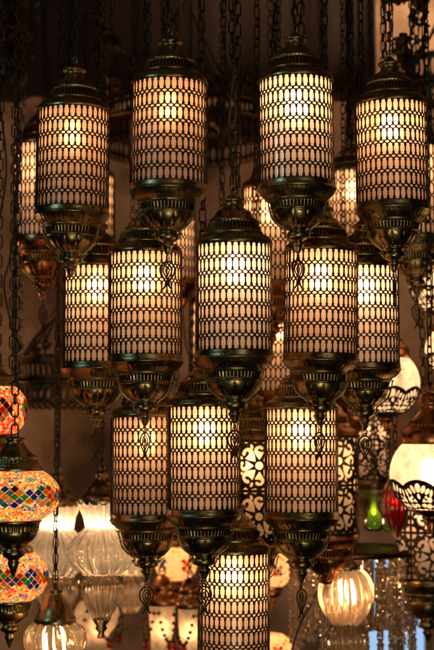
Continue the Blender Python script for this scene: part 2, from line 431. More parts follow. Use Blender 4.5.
def rim_mesh():
    mb = MB(); lathe(mb, P([(38.0, -1.5), (39.6, -1.5), (39.9, 0), (39.6, 1.5), (38.0, 1.5)], BOT), 72)
    return mb.mesh('rim', [LATT])
def glass_mesh(name, m):
    mb = MB(); NRB = 20
    lathe(mb, P([(37.0, z) for z in (-0.5, 12, 30, 53, 76, 94, GH + 0.5)], BOT), 160, mod=lambda a, r, z: 0.22 * U * cos(NRB * a))
    return mb.mesh(name, [m])
def pendant_mesh():
    mb = MB()
    def ring(cx, cz, rx, rz, t):
        tube(mb, [((cx + rx * cos(a)) * U, 0, (cz + rz * sin(a)) * U) for a in [2 * PI * i / 12 for i in range(12)]], t * U, 6, closed=True, nrm=(0, 1, 0))
    ring(0, -1.6, 1.5, 1.8, 0.5)
    ring(0, -4.6, 1.9, 1.7, 0.6)
    for s in (-1, 1):
        def st(pts, t=0.85):
            tube(mb, spline([(s * x * U, 0.1 * s * U, z * U) for x, z in pts], 5), [t * U] * ((len(pts) - 1) * 5 + 1), 6, nrm=(0, 1, 0), flat=0.7)
        st([(0.6, -5.6), (4.8, -8.0), (7.4, -13.0), (6.6, -18.5), (3.6, -23.5), (0.6, -28.0), (-2.4, -31.6), (-4.6, -34.4)], 0.95)
        st([(0.4, -8.4), (3.2, -11.5), (4.2, -15.5), (2.8, -19.5), (0.6, -23.5), (-1.6, -27.5), (-2.2, -30.5)], 0.75)
        st([(0.2, -11.5), (1.7, -14.0), (1.4, -17.0), (0.1, -19.6)], 0.7)
    return mb.mesh('pendant', [LATT])
def bulb_mesh(name, m, r=10.5, h=13.0):
    mb = MB()
    lathe(mb, P([(0.01, h), (r * 0.35, h * 0.96), (r * 0.45, h * 0.62), (r * 0.8, h * 0.25), (r, -h * 0.15), (r * 0.86, -h * 0.52), (r * 0.5, -h * 0.75), (0.01, -h * 0.84)]), 12)
    return mb.mesh(name, [m])

CAP = cap_mesh('cap', BRASS); BASE = base_mesh('base', BRASS)
CAP2 = cap_mesh('cap', COPPER); BASE2 = base_mesh('base', COPPER)
BRK = bracket_mesh(); LAT = lattice_mesh(); FLO = floral_mesh(); RIM = rim_mesh(); GLM = glass_mesh('glass_cylinder', GLASS); GLM2 = glass_mesh('glass_cylinder', GLASS2)
PEN = pendant_mesh(); BUL = bulb_mesh('bulb', BULB); BULD = bulb_mesh('bulb', BULB_DIM); BULF = bulb_mesh('bulb', BULB_FAINT, 9.0, 14.0); BULW = bulb_mesh('bulb', BULB_WHITE, 10.5, 13.0); BULS = bulb_mesh('bulb', BULB_SOFT)

LINKS = {}
def link_pts(L, W):
    c = 0.28 * L
    return [(W, -L + c), (W, L - c), (W * 0.55, L - c * 0.25), (0, L), (-W * 0.55, L - c * 0.25), (-W, L - c), (-W, -L + c), (-W * 0.55, -L + c * 0.25), (0, -L), (W * 0.55, -L + c * 0.25)]
def chain(parent, z0, length, s=1.0, rz=0.0, name='chain', m=None, pitch=22.6):
    """hanging chain from local z0 upward, links of alternating direction"""
    mb = MB(); z = z0; u = U * s; k = 0
    end = z0 + length
    while z < end:
        L, W, horiz = (7.8, 3.6, True) if k % 2 == 0 else (5.4, 2.6, False)
        L *= u; W *= u
        zc = z + L - 0.8 * u
        tw = random.uniform(-0.22, 0.22) + (0 if horiz else PI / 2)
        pts = [(x * cos(tw), x * sin(tw), zc + y) for x, y in link_pts(L, W)]
        tube(mb, pts, 0.95 * u, 5, closed=True, nrm=(-sin(tw), cos(tw), 0))
        z += 2 * L - 2.0 * u; k += 1
    o = mb.build(name, m or CHAIN, parent); o.rotation_euler = (0, 0, rz); return o
def cable(parent, z0, length, s=1.0, amp=4.0):
    mb = MB(); n = max(4, int(length / 0.05)); ph = random.uniform(0, 6)
    pts = [(amp * U * s * sin(ph + 0.9 * i) * min(1, i / 2), amp * U * s * cos(ph * 2 + 0.7 * i) * min(1, i / 2), z0 + length * i / n) for i in range(n + 1)]
    tube(mb, spline(pts, 3), 0.0016, 5)
    return mb.build('cable', RUBBER, parent)

def lantern(px, ytop, ybot, w, d, label, pend=PI * 0.03, floral=False, dim=False, rz=None, warm=False, lit=0, br=True):
    R = w / 2 * d / FPX; s = R / 0.07
    pt = at(px, ytop, d - R); pb = at(px, ybot, d - R)
    sz = max(0.9 * s, min(1.14 * s, (pt.z - pb.z) / (GH * U)))
    zt = pt.z
    x = at(px, (ytop + ybot) / 2, d).x
    z0 = zt - TOP * U * sz
    t = thing('floral_lantern' if floral else 'lattice_lantern', label, 'lantern', (x, d, z0), 'floral filigree lanterns' if floral else 'cylindrical lattice lanterns', rz if rz is not None else -0.9 + random.uniform(0.1, 0.5))
    t.scale = (s, s, sz)
    cm, bm = (CAP2, BASE2) if warm else (CAP, BASE)
    put('cap', cm, t); b = put('base', bm, t)
    put('lattice', FLO if floral else LAT, t)
    if floral:
        for z in (0.6, GH / 2, GH - 0.6): put('rim', RIM, t, (0, 0, z * U))
    g = put('glass_cylinder', GLM2 if floral else GLM, t)
    put('bulb', BULD if dim else (BULS if floral else {0: BUL, -1: BULF, 1: BULW}[lit]), t, (random.uniform(-2, 2) * U, 0, (TOP - 24 + random.uniform(-4, 3)) * U))
    t.rotation_euler = (math.radians(random.uniform(-1, 1)), math.radians(random.uniform(-1.1, 1.1)), t.rotation_euler.z)
    if br:
        off = random.uniform(-0.25, 0.25) - t.rotation_euler.z
        for k, a in enumerate((-0.18, PI + 0.18, PI / 2)):
            put('bracket', BRK, t, rz=a + off)
    if pend is not None:
        put('pendant', PEN, t, (0, 0, 0), rz=pend - t.rotation_euler.z)
    ztop = (TOP + 57.5) * U
    L = max(0.05, (CEIL - z0) / sz - ztop)
    chain(t, ztop - 2.2 * U, L, 1.0, random.uniform(0, PI) - t.rotation_euler.z)
    cable(t, ztop - 4 * U, L)
    return t

# px, glass top, glass bottom, width, depth, label, pendant turn
lantern(71.5, 103, 205, 72, 2.72, 'leftmost sharp lattice lantern of the top row, no pendant, below its short chain', None, lit=-1)
lantern(168, 75, 180, 76, 2.59, 'second lattice lantern from the left in the top row, tulip pendant over the lantern below', 0.1, lit=-1)
lantern(297.5, 72, 178, 75, 2.62, 'highest lattice lantern, third from the left in the top row', 0.5, lit=1)
lantern(393, 97, 200, 72, 2.72, 'right lattice lantern of the top row, its thin pendant seen nearly edge-on', 1.25)
lantern(234.5, 240, 350, 76, 2.59, 'nearest lattice lantern at the centre of the cluster, hanging on a long bare chain', 0.35, lit=1)
lantern(145.5, 249, 355, 73, 2.70, 'brightly glowing lattice lantern directly under the second top-row lantern', 0.9)
lantern(319, 247, 354, 73, 2.745, 'brightly glowing lattice lantern directly under the highest one, right of the centre lantern', 0.75)
lantern(97, 263, 362, 69, 2.87, 'lattice lantern half hidden behind the bright one under the second top-row lantern', 0.2)
lantern(364, 263, 363, 70, 2.87, 'lattice lantern behind the right edge of the bright one, below the right top-row lantern', 0.2, lit=1)
lantern(204.5, 405, 512, 72, 2.75, 'lattice lantern in the third row just left below the centre lantern', 0.3)
lantern(147, 416, 517, 70, 2.88, 'lattice lantern at the left end of the third row, behind its neighbour', 0.15, lit=-1)
lantern(301, 408, 515, 72, 2.87, 'broad lattice lantern at the right end of the third row, beside a floral one', 0.8)
lantern(233, 553, 662, 70, 2.90, 'lowest lattice lantern, cut off by the bottom edge of the picture', 0.3)
# second layer
lantern(44, 140, 235, 60, 3.26, 'blurred lattice lantern behind the leftmost top-row lantern, copper-lit bowl and dangling pendant', 0.9, warm=True)
lantern(86, 172, 240, 58, 3.42, 'lattice lantern almost hidden behind the leftmost top-row lantern, only its right edge shows', None)
lantern(271, 184, 280, 62, 3.22, 'tilted-looking lattice lantern behind the gap between the centre and highest lanterns', None, warm=True)
lantern(168, 205, 276, 58, 3.30, 'lattice lantern behind the second top-row lantern, its reddish bowl showing at right', None, warm=True)
lantern(355, 168, 245, 58, 3.36, 'lattice lantern between the highest and the right top-row lantern, bulb bright near its top', None)
lantern(416, 142, 236, 58, 3.24, 'lattice lantern behind the right top-row lantern, pale pendant against a ball lamp', 0.1)
lantern(219, 300, 378, 60, 3.30, 'lattice lantern mostly hidden behind the centre lantern, a narrow lit strip at its left', None, warm=True)
lantern(277, 306, 392, 60, 3.34, 'lattice lantern mostly hidden behind the centre and right bright lanterns, seen between them', None, warm=True)
lantern(351, 300, 392, 58, 3.36, 'lattice lantern hidden but for its orange-lit bowl and pendant between two pendants', 0.4, warm=True)  # reddish metal puts the orange light into the bowl's colour
# floral filigree
lantern(252, 440, 545, 62, 3.16, 'brightest floral filigree lantern, pale rosettes showing between two third-row lanterns', None, True, rz=PI / 4 - 0.62)
lantern(328, 436, 545, 60, 3.24, 'floral filigree lantern right of the broad third-row lantern, scrolls glowing cream', None, True, rz=0.3, warm=True)
lantern(366, 410, 480, 46, 3.75, 'dim pinkish floral filigree lantern below the small ball lamp', None, True, True, rz=-0.6 )
lantern(427, 486, 628, 58, 3.5, 'dim floral filigree lantern at the right edge below the large ball lamp', None, True, True, rz=-PI / 2 + 0.12)

# ------------------------------------------------------------------ ball lamps
def ball_lamp(px, py, rpx, d, label, capc=COPPER, rz=0.0, bulb=BULB_BALL, fin=True):
    R = rpx * d / FPX
    c = at(px, py, d); low = R * 1.42
    t = thing('ball_lamp', label, 'lamp', (c.x, d, c.z - low), 'crackled glass ball lamps with filigree skirts', rz)
    u = R / 40
    mb = MB(); g0 = math.radians(66)
    lathe(mb, [(R * cos(a), low + R * sin(a)) for a in [math.radians(-88) + (g0 - math.radians(-88)) * i / 30 for i in range(31)]], 64)
    mb.build('glass_globe', OPAL, t)
    # filigree skirt
    NS = 8; w = 2 * PI / NS
    def fm(a, v, off):
        th = math.radians(v); r = R + off * u
        return (r * cos(th) * cos(a), r * cos(th) * sin(a), low + r * sin(th))
    arch = [(-w / 2 + w * i / 16, 16 - 9 * sin(PI * i / 16) ** 0.8) for i in range(17)]
    cell = [(x, -y) for x, y in arch][::-1]
    cell = [(w / 2, -60), (-w / 2, -60)] + [(x, -y) for x, y in arch]
    D = 28.0       # degrees per radian factor for round shapes: x in radians, y in degrees
    def H(cx, cy, rx, ry, a=0): return [(x / 57.3, -y) for x, y in ell(cx, cy, rx * 1.27, ry * 1.27, a)]
    def PZ(cx, cy, ang, L, fl=1): return [(x / 57.3, -y) for x, y in paisley(cx, cy, ang, L, 1.0, fl)]
    holes = [H(0, 17.5, 3.4, 5.5), H(0, 30, 2.2, 3.6)]
    for s in (-1, 1):
        holes += [H(s * 7.5, 19.5, 2.5, 5.2, s * 0.4), H(s * 13.5, 22.5, 2.3, 4.2, s * 0.5), H(s * 19.2, 25.5, 1.8, 5.0, s * .12),
                  PZ(s * 3.2, 40, -PI / 2 + s * 1.0, 14, s), H(s * 17, 36, 3.4, 4.2), H(s * 6.6, 46, 4.2, 3.6), H(s * 16.5, 47.5, 4.6, 4.4), H(s * 18, 55.5, 3.4, 1.8), H(s * 6.5, 55, 5.6, 2.4), H(s * 11.5, 31.0, 1.8, 2.2)]
    st = [(-w / 2 + w * i / 8, -(8 + j * 5.2)) for i in range(9) for j in range(11)]
    V, T = pierced(cell, holes, [p for p in st])
    mb = MB(); sheet(mb, V, T, [(k * w, 0) for k in range(NS)], fm, 0.2, 1.1, q=1e-4)
    for k in range(NS):
        pts = [fm(k * w + x, -y, 1.2) for x, y in arch]
        tube(mb, pts, 0.75 * u, 5)
    mb.build('filigree', LATT, t)
    mb = MB(); lathe(mb, [(0.01, low - R * 1.02), (R * 0.3, low - R * 0.99), (R * 0.54, low - R * 0.87), (R * .5, low - R * .84)], 32); mb.build('collar', LATT, t)
    mb = MB()
    zt = low + R * sin(g0) * 0.985; rt = R * cos(g0)
    k = R / 40
    prof = [(27, -1), (28, 0), (28, 9), (27, 11), (25, 13.5), (22, 16), (20.5, 18), (18.5, 21.5), (15, 26), (11.5, 30), (9.5, 33), (9.2, 37), (11, 38), (11.2, 40), (10, 41.5), (9.4, 44), (9.6, 47), (6, 49), (2.5, 51), (0.01, 51.5)]
    zt = low + math.sqrt(max(0, 40 ** 2 - 27 ** 2)) * k
    lathe(mb, [(r * k, zt + z * k) for r, z in prof], 72)
    for j in range(36):
        a = 2 * PI * j / 36
        tube(mb, [(21.6 * k * cos(a), 21.6 * k * sin(a), zt + 16.8 * k), (18.6 * k * cos(a), 18.6 * k * sin(a), zt + 22 * k)], 0.9 * k, 5)
    tube(mb, [(4 * k * cos(a), 0, zt + (54.5 + 4.6 * sin(a)) * k) for a in [2 * PI * i / 12 for i in range(12)]], 1.0 * k, 6, closed=True, nrm=(0, 1, 0))
    mb.build('cap', capc, t)
    mb = MB()
    lathe(mb, [(0.01, low - R * 1.0), (9 * k, low - R * 1.0), (9.5 * k, low - R * 1.05), (6 * k, low - R * 1.13), (4 * k, low - R * 1.2), (5 * k, low - R * 1.26), (3 * k, low - R * 1.33), (0.01, 0)], 32)
    mb.build('finial', capc, t)
    mb = MB(); ball(mb, (0, 0, low + 0.1 * R), 0.28 * R, 12, 8, sz=1.25); mb.build('bulb', bulb, t)
    z1 = zt + 57 * k
    L = CEIL - (c.z - low) - z1
    chain(t, z1, max(0.05, L), 1.0, 0.4); cable(t, z1 - 0.01, max(0.05, L))
    return t
ball_lamp(431, 474, 41, 3.05, 'large crackled ball lamp at the right edge under a brass cap, filigree skirt', rz=0.3)
ball_lamp(386, 383, 34, 3.30, 'small glowing ball lamp right of the third column, filigree skirt, no cap in view', rz=0.1)
ball_lamp(450, 350, 25, 3.2, 'ball lamp at the right edge of which only a plain bright sliver shows')
ball_lamp(442, 284, 32, 3.4, 'upper ball lamp at the right edge behind the pale pendant', rz=0.2)

# ------------------------------------------------------------------ mosaic lamps
def mosaic_lamp(px, py, rx, ry, d, label, style, chip, base=True, captop=True, bulb=BULB_SOFT, metalm=BRASS, seed=1, mount=None):
    rnd = random.Random(seed)
    k = d / FPX; RX, RZ = rx * k, ry * k
    c = at(px, py, d)
    low = RZ * 0.86 + 62 * k * (rx / 45) if base else RZ
    t = thing('mosaic_lamp', label, 'lamp', (c.x, d, c.z - low), 'mosaic glass ball lamps', rnd.uniform(-.2, .2))
    def sp(a, th, off=0.0):
        return ((RX * cos(th) + off * cos(th)) * cos(a), (RX * cos(th) + off * cos(th)) * sin(a), low + (RZ + off) * sin(th))
    mb = MB()
    th0, th1 = math.radians(-60), math.radians(60)
    lathe(mb, [(RX * cos(a), low + RZ * sin(a)) for a in [th0 + (th1 - th0) * i / 28 for i in range(29)]], 72)
    def tile(a, th, ha, ht, mi):
        # one cut glass diamond, slightly domed above the ball, with edges
        o, i_ = 0.0012, 0.0004
        cor = [(a - ha, th), (a, th - ht), (a + ha, th), (a, th + ht)]
        vs = [sp(x, y, i_) for x, y in cor] + [sp(a + (x - a) * .9, th + (y - th) * .9, o) for x, y in cor]
        mb.add(vs, [(4, 5, 6, 7), (0, 1, 5, 4), (1, 2, 6, 5), (2, 3, 7, 6), (3, 0, 4, 7)], mi, False)
    if style == 'bands':
        NA = 30
        for row in range(-2, 3):
            th = row * 0.128
            for i in range(NA):
                a = 2 * PI * (i + 0.5 * (row % 2)) / NA
                if row in (-2, 2) and i % 4 in (0, 1): continue
                tile(a, th, 0.92 * PI / NA, 0.117, 1 + rnd.choice([0, 1, 2, 3, 4, 4, 5, 5, 5, 6, 6, 2, 7, 4, 3]))
    elif style == 'rosettes':
        NA = 6
        for i in range(NA):
            a0 = -PI / 2 + 2 * PI * (i + 0.42) / NA
            for p in (-1, 0, 1):
                for q in (-1, 0, 1):
                    tile(a0 + (p + q) * 0.125, (p - q) * 0.155, 0.118, 0.146, 1 + rnd.choice([0, 2, 3, 6, 6, 6, 0, 7]))
    else:
        for i in range(5):
            a0 = -PI / 2 + 2 * PI * (i + 0.3) / 5
            for p in (-1, 0, 1):
                for q in (-1, 0, 1):
                    if abs(p) + abs(q) < 2:
                        tile(a0 + (p + q) * 0.15, (p - q) * 0.16, 0.13, 0.14, 1 + rnd.choice([0, 1, 3, 4, 5, 6]))
    mb.build('mosaic_globe', [chip] + PAL, t)
    mb = MB(); ball(mb, (0, 0, low + RZ * .1), 0.22 * RX, 12, 8, sz=1.2); mb.build('bulb', bulb, t)
    q = k * rx / 45
    zt = low + RZ * 0.83; rt = RX * 0.56 + 0.002
    if captop:
        mb = MB()
        body = [(rt / q, -1.5), (rt / q + 1, 0), (rt / q + .6, 3), (24.5, 5)]
        prof = [(rt / q, -1.5), (rt / q + 1.2, 0), (rt / q + .8, 2.5), (25, 4.0)] + [(25 - 3.2 * j / 6, 4.2 + 7.5 * j / 6) for j in range(7)] + [(22, 12.5), (20, 14), (16, 17), (13, 20), (11, 23), (8.5, 26), (8.5, 28), (10, 29), (10, 30.5), (6, 32), (0.01, 33)]
        def md(a, r, z):
            zz = (z - zt) / q
            return -0.9 * q * (0.5 + 0.5 * cos(a * 36)) if 4.3 < zz < 11.6 else 0
        lathe(mb, [(r * q, zt + z * q) for r, z in prof], 216, md)
        mb.build('cap', metalm, t)
    if base:
        mb = MB(); zb = low - RZ * 0.85
        prof = [(rt / q, 1.5), (rt / q + 1.2, 0), (25.5, -2.5)] + [(25.2 - 1.8 * j / 6, -3 - 7 * j / 6) for j in range(7)] + [(23.5, -11), (22.5, -14), (19.5, -18), (14, -22), (10, -25), (9, -26.5), (10.5, -28), (11.5, -31), (10, -34), (6, -36), (5, -38), (6.2, -40), (4.5, -44), (2.5, -50), (0.01, -55)]
        def md2(a, r, z):
            zz = (z - zb) / q
            return -0.9 * q * (0.5 + 0.5 * cos(a * 36)) if -9.9 < zz < -3.1 else 0
        lathe(mb, [(r * q, zb + z * q) for r, z in prof], 216, md2)
        mb.build('base', metalm, t)
    z1 = zt + 33 * q
    if captop:
        L = CEIL - (c.z - low) - z1 if mount is None else mount
        if L > 0: chain(t, z1 - 0.004, L, 1.0, 0.3)
    return t
mosaic_lamp(-3, 410, 30.5, 29, 2.95, 'small mosaic lamp at the left edge, red chips round a chequered diamond', 'rosettes', CHIP_RED, True, True, seed=3)
mosaic_lamp(14, 495, 46, 30, 2.72, 'large bright mosaic lamp at the lower left with zigzag bands of coloured diamonds', 'bands', CHIP_WARM, True, True, seed=5, bulb=BULB_SOFT)
mosaic_lamp(10, 576, 38, 29, 2.98, 'mosaic lamp behind the brass bowl of the large bright mosaic lamp', 'bands', CHIP_WARM, True, True, seed=11)
mosaic_lamp(176, 563, 21, 20, 3.85, 'blurred pale mosaic ball above the two bead-hung opal lamps', 'dots', CHIP_PALE, True, True, metalm=COPPER, seed=2, bulb=BULB_SOFT)
mosaic_lamp(272, 569, 20, 20, 3.7, 'blurred pale mosaic ball between the lowest lantern and the brass bowl right of it', 'dots', CHIP_PALE, True, True, seed=4, metalm=COPPER, bulb=BULB_SOFT)
mosaic_lamp(324, 569, 21, 19, 3.7, 'blurred pale mosaic ball right of the lowest brass bowl, a dark cable across it', 'dots', CHIP_PALE, True, True, seed=6, metalm=COPPER, bulb=BULB_SOFT)
mosaic_lamp(272, 648, 20, 16, 3.6, 'reddish mosaic ball at the bottom edge, right of the lowest lantern', 'dots', CHIP_PALE, False, False, seed=8, bulb=BULB_SOFT)

# ------------------------------------------------------------------ blown glass lamps
def glass_lamp(px, ytop, d, prof, label, ribs, capprof, bulbz, bulb=BULB_SOFT, bulbr=5.0, glass=CLEAR, name='blown_glass_lamp', capm=BRASS, finial=None, amp=2.1, ringsz=None, group='ribbed blown glass lamps'):
    """prof: list of (r_px, y_px below ytop)"""
    k = d / FPX; c = at(px, ytop, d); low = max(y for r, y in prof) * k + (18 * k if finial else 0)
    t = thing(name, label, 'lamp', (c.x, d, c.z - low), group, random.uniform(0, 1))
    mb = MB()
    pr = [(r * k, low - y * k) for r, y in smooth_prof(prof, 5)]
    lathe(mb, pr, ribs * 8 if ribs else 48, mod=(lambda a, r, z: amp * k * (cos(a * ribs + z / k * 0.05) + 0.35 * cos(2 * a * ribs + 1.0)) * min(1, r / (10 * k))) if ribs else None)
    mb.build('glass_body', glass, t)
    mb = MB(); lathe(mb, [(r * k, low + z * k) for r, z in capprof], 60); 
    zt = max(z for r, z in capprof) * k + low
    tube(mb, [(3.4 * k * cos(a), 0, zt + (3 + 4 * sin(a)) * k) for a in [2 * PI * i / 12 for i in range(12)]], 0.8 * k, 6, closed=True, nrm=(0, 1, 0))
    mb.build('cap', capm, t)
    if finial:
        mb = MB(); f = low - max(y for r, y in prof) * k
        lathe(mb, [(0.01, f + 2 * k), (finial * k, f + 2 * k), (finial * 1.1 * k, f - 1 * k), (finial * .6 * k, f - 6 * k), (finial * .75 * k, f - 9 * k), (finial * .35 * k, f - 13 * k), (0.01, f - 18 * k)], 32)
        mb.build('finial', capm, t)
    mb = MB(); ball(mb, (0, 0, low - bulbz * k), bulbr * k, 12, 8, sz=1.7); mb.build('bulb', bulb, t)
    chain(t, zt + 3 * k, CEIL - (c.z - low) - zt, 0.8, 0.5)
    return t
TALL = [(23, 0), (22, 4), (18, 14), (15.5, 24), (16.5, 27), (22, 32), (30, 42), (32.5, 50), (30, 59), (22, 68), (17.5, 71), (17, 74), (20, 77), (20.5, 84), (17.5, 94), (13, 104), (8.5, 112), (7.5, 116)]
CP = [(22.5, -3), (23.5, 0), (23, 4), (20, 7), (17, 9), (16, 13), (12, 17), (8, 20), (6, 24), (7, 26), (5, 29), (0.01, 30)]
glass_lamp(102, 501, 3.08, TALL, 'tall clear ribbed glass lamp left of the third row, one waist above its round belly', 16, CP, 22, bulb=BULB_HOT, finial=8)
glass_lamp(57, 503, 3.4, [(r * .98, y) for r, y in TALL], 'blurred tall ribbed glass lamp behind the black cord, left of the clearer one', 16, CP, 20, bulb=BULB_HOT)
glass_lamp(131, 512, 3.75, [(r * .8, y * .85) for r, y in TALL], 'far ribbed glass lamp glowing behind the bowl of the third row’s left lantern', 14, CP, 18, bulb=BULB_HOT)
glass_lamp(55, 622, 2.95, [(17, -2), (21, 1), (27, 6), (29, 14), (28, 24), (22, 33), (14, 39), (0.5, 41)], 'small squat ribbed glass lamp under a domed brass cap at the bottom left', 14,
           [(19.5, -2), (20.5, 0), (20.5, 4), (18, 7), (17, 11), (14.5, 16), (11, 21), (9, 25), (6.5, 27), (6.5, 30), (7.5, 31), (4, 33), (3, 38), (0.01, 38.5)], 20, bulbr=4.5)
OP = [(15, 0), (20, 6), (22, 14), (19, 24), (12, 34), (11, 42), (15, 50), (15, 60), (0.5, 64)]
CP2 = [(14, -2), (15, 0), (15, 5), (12, 8), (11, 14), (12, 15), (9, 20), (6, 26), (0.01, 28)]
def bead_lamp(px, ytop, d, label, prof=OP, w=1.0):
    t = glass_lamp(px, ytop, d, [(r * w, y) for r, y in prof], label, 0, CP2, 24, glass=OPAL, bulb=BULB_LOW, name='opal_lamp', bulbr=6, group='opal lamps hung with beads', capm=COPPER)
    k = d / FPX; low = 64 * k
    for j in range(4):
        mb = MB(); a0 = -PI / 2 + j * PI / 2 + 0.5
        for i in range(13):
            s = i / 12; a = a0 + (s - .5) * 1.3
            r = (23 * w + 2) * k; z = low - (8 + 28 * (1 - (2 * s - 1) ** 2)) * k
            ball(mb, (r * cos(a), r * sin(a), z), 1.9 * k, 8, 6)
        mb.build('bead_garland', DARKBR, t)
    for j in range(4):
        mb = MB(); a = -PI / 2 + j * PI / 2 + 0.5
        ball(mb, (25 * w * k * cos(a), 25 * w * k * sin(a), low - 40 * k), 3.4 * k, 10, 8, sz=1.2)
        mb.build('red_drop', REDBEAD, t)
bead_lamp(97, 600, 3.9, 'pear-shaped opal lamp with red beads, below the tall ribbed glass lamps')
CY = [(18, 0), (19, 5), (18, 18), (16, 32), (16, 46), (18, 60), (0.5, 64)]
bead_lamp(162, 603, 3.75, 'left of two cylindrical opal lamps with beads beneath the pale mosaic ball', CY, 0.68)
bead_lamp(190, 606, 3.6, 'right of two cylindrical opal lamps with beads, beside the lowest lattice lantern', CY, 0.62)

# ------------------------------------------------------------------ pierced chandeliers
def pierced_band(mb, R, z0, h, n, rnd=0.36):
    w = 2 * PI / n
    cell = [(-w / 2, 0), (w / 2, 0), (w / 2, h), (-w / 2, h)]
    holes = [ell(0, h * .5, w * .33, h * .34, 0, 12)]
    for sx in (-1, 1):
        for y in (0.06, 0.94): holes.append([(sx * w / 2 + w * .13 * cos(t), y * h + h * .05 * sin(t)) for t in [2 * PI * i / 6 for i in range(6)]])
    holes = holes[:1]
    V, T = pierced(cell, holes)
    def fm(u, v, off): return ((R + off) * cos(u), (R + off) * sin(u), z0 + v)
    sheet(mb, V, T, [(i * w, 0) for i in range(n)], fm, 0, 0.0015, q=1e-5)
def chandelier(px, py, r, d, label, hs=(10, 16, 14), name='pierced_chandelier', candles=6, m=DARKBR, hub=True):
    k = d / FPX; c = at(px, py, d); R = r * k
    H = (sum(hs) + 24) * k
    t = thing(name, label, 'chandelier', (c.x, d, c.z - H))
    mb = MB(); z = H
    lathe(mb, [(R * .96, z - 3 * k), (R * 1.02, z - 3 * k), (R * 1.06, z - 1 * k), (R * 1.02, z), (R * .96, z)], 72)
    z -= 3 * k
    mb.build('top_rim', m, t)
    mb = MB(); z -= hs[1] * k
    pierced_band(mb, R, z, hs[1] * k, int(r * 1.0)); mb.build('pierced_band', m, t)
    mb = MB()
    lathe(mb, [(R * .5, z - 3 * k), (R * 1.04, z - 4 * k), (R * 1.14, z - 2.5 * k), (R * 1.12, z), (R * .98, z + .5 * k)], 72)
    z -= 4 * k; mb.build('shelf', m, t)
    mb = MB(); z -= hs[2] * k
    pierced_band(mb, R * 0.98, z, hs[2] * k, int(r * .8)); mb.build('lower_band', m, t)
    mb = MB()
    nf = int(r * 0.8)
    for i in range(nf):
        a = 2 * PI * i / nf; rr = R * 0.985
        q = 2 * PI * rr / nf * 0.42
        tube(mb, [(rr * cos(a) - sin(a) * q * cos(b), rr * sin(a) + cos(a) * q * cos(b), z - q * .6 + q * 1.1 * sin(b)) for b in [2 * PI * j / 8 for j in range(8)]], q * .3, 5, closed=True, nrm=(cos(a), sin(a), 0))
    mb.build('fringe', m, t)
    for j in range(candles):
        mb = MB(); a = 2 * PI * (j + .25) / candles
        ca = (R * 1.02 * cos(a), R * 1.02 * sin(a))
        lathe(mb, [(1.5 * k, 4 * k + H), (4.5 * k, 6 * k + H), (7 * k, 10 * k + H), (6.6 * k, 10.6 * k + H), (3 * k, 8 * k + H), (2.4 * k, 18 * k + H), (0.01, 18 * k + H)], 20, c=(ca[0], ca[1], 0))
        tube(mb, [(ca[0], ca[1], H - 3 * k), (ca[0], ca[1], H + 5 * k)], 1.4 * k, 6)
        mb.build('candle_cup', m, t)
    top = CEIL - (c.z - H)
    for j in range(4):
        mb = MB(); a = 2 * PI * (j + .5) / 4
        tube(mb, spline([(R * .98 * cos(a), R * .98 * sin(a), H), (R * .55 * cos(a), R * .55 * sin(a), H + R * 0.45), (R * .1 * cos(a), R * .1 * sin(a), min(top - .02, H + R * 1.25))], 6), 1.3 * k, 6)
        mb.build('hanger', m, t)
    if top - (H + R * 1.25) > 0.03: chain(t, H + R * 1.25 - 0.01, top - H - R * 1.25, 1.0, 0.2)
    return t
chandelier(62, 356, 44, 3.75, 'dark pierced brass chandelier drum at mid left with scalloped fringe, above the ribbed lamps', (8, 22, 18))
chandelier(185, 110, 84, 3.95, 'wide dark pierced crown chandelier behind the top-row lanterns', (8, 14, 18), candles=14)
chandelier(-12, 2, 40, 3.2, 'dark pierced chandelier in the top left corner, teal sheen on its rim', (6, 30, 30), candles=6)
chandelier(452, 64, 58, 3.9, 'dark pierced chandelier band at the right edge behind the right top-row lantern', (10, 24, 14), candles=6)

# leafy iron chandelier, top right
def leafy(px, py, d, label, arms, seed=3):
    rnd = random.Random(seed); k = d / FPX; c = at(px, py, d)
    low = min(-y for a in arms for x, y in a) * k
    t = thing('leafy_chandelier', label, 'chandelier', (c.x, d, c.z + low))
    for a in arms:
        mb = MB(); pts = spline([(x * k, rnd.uniform(-3, 3) * k, -y * k - low) for x, y in a], 8)
        tube(mb, pts, 1.5 * k, 6)
        for i in range(1, len(pts), 2):
            p = pts[i]
            for s in range(2):
                dr = Vector((rnd.uniform(-1, 1), rnd.uniform(-.8, .8), rnd.uniform(-1, .6))).normalized()
                sd = dr.cross(Vector((rnd.uniform(-.3, .3), 1, rnd.uniform(-.3, .3)))).normalized(); nn = dr.cross(sd) * 0.5 * k
                L = rnd.uniform(5, 9) * k; W = L * 0.36
                o = [p, p + dr * L * .3 + sd * W, p + dr * L * .55 + sd * W * .5, p + dr * L * .72 + sd * W * .9, p + dr * L, p + dr * L * .72 - sd * W * .9, p + dr * L * .55 - sd * W * .5, p + dr * L * .3 - sd * W]
                n = len(o)
                mb.add([q + nn for q in o] + [q - nn for q in o], [tuple(range(n)), tuple(range(2 * n - 1, n - 1, -1))] + [(i2, (i2 + 1) % n, (i2 + 1) % n + n, i2 + n) for i2 in range(n)], 0, False)
        mb.build('branch', DARKBR, t)
    mb = MB()
    lathe(mb, [(2 * k, -62 * k - low), (4 * k, -52 * k - low), (5 * k, -44 * k - low), (10 * k, -41 * k - low), (10.5 * k, -40 * k - low), (5 * k, -40 * k - low), (4.5 * k, -36 * k - low), (0.01, -35 * k - low)], 20)
    for s in (-1, 1):
        tube(mb, [((s * 8 + 4 * cos(b)) * k, 0, (-43 + 3 * sin(b)) * k - low) for b in [2 * PI * j / 10 for j in range(10)]], 0.7 * k, 5, closed=True, nrm=(0, 1, 0))
    mb.build('candle_cup', DARKBR, t)
    chain(t, -low, CEIL - c.z, 1, 0)
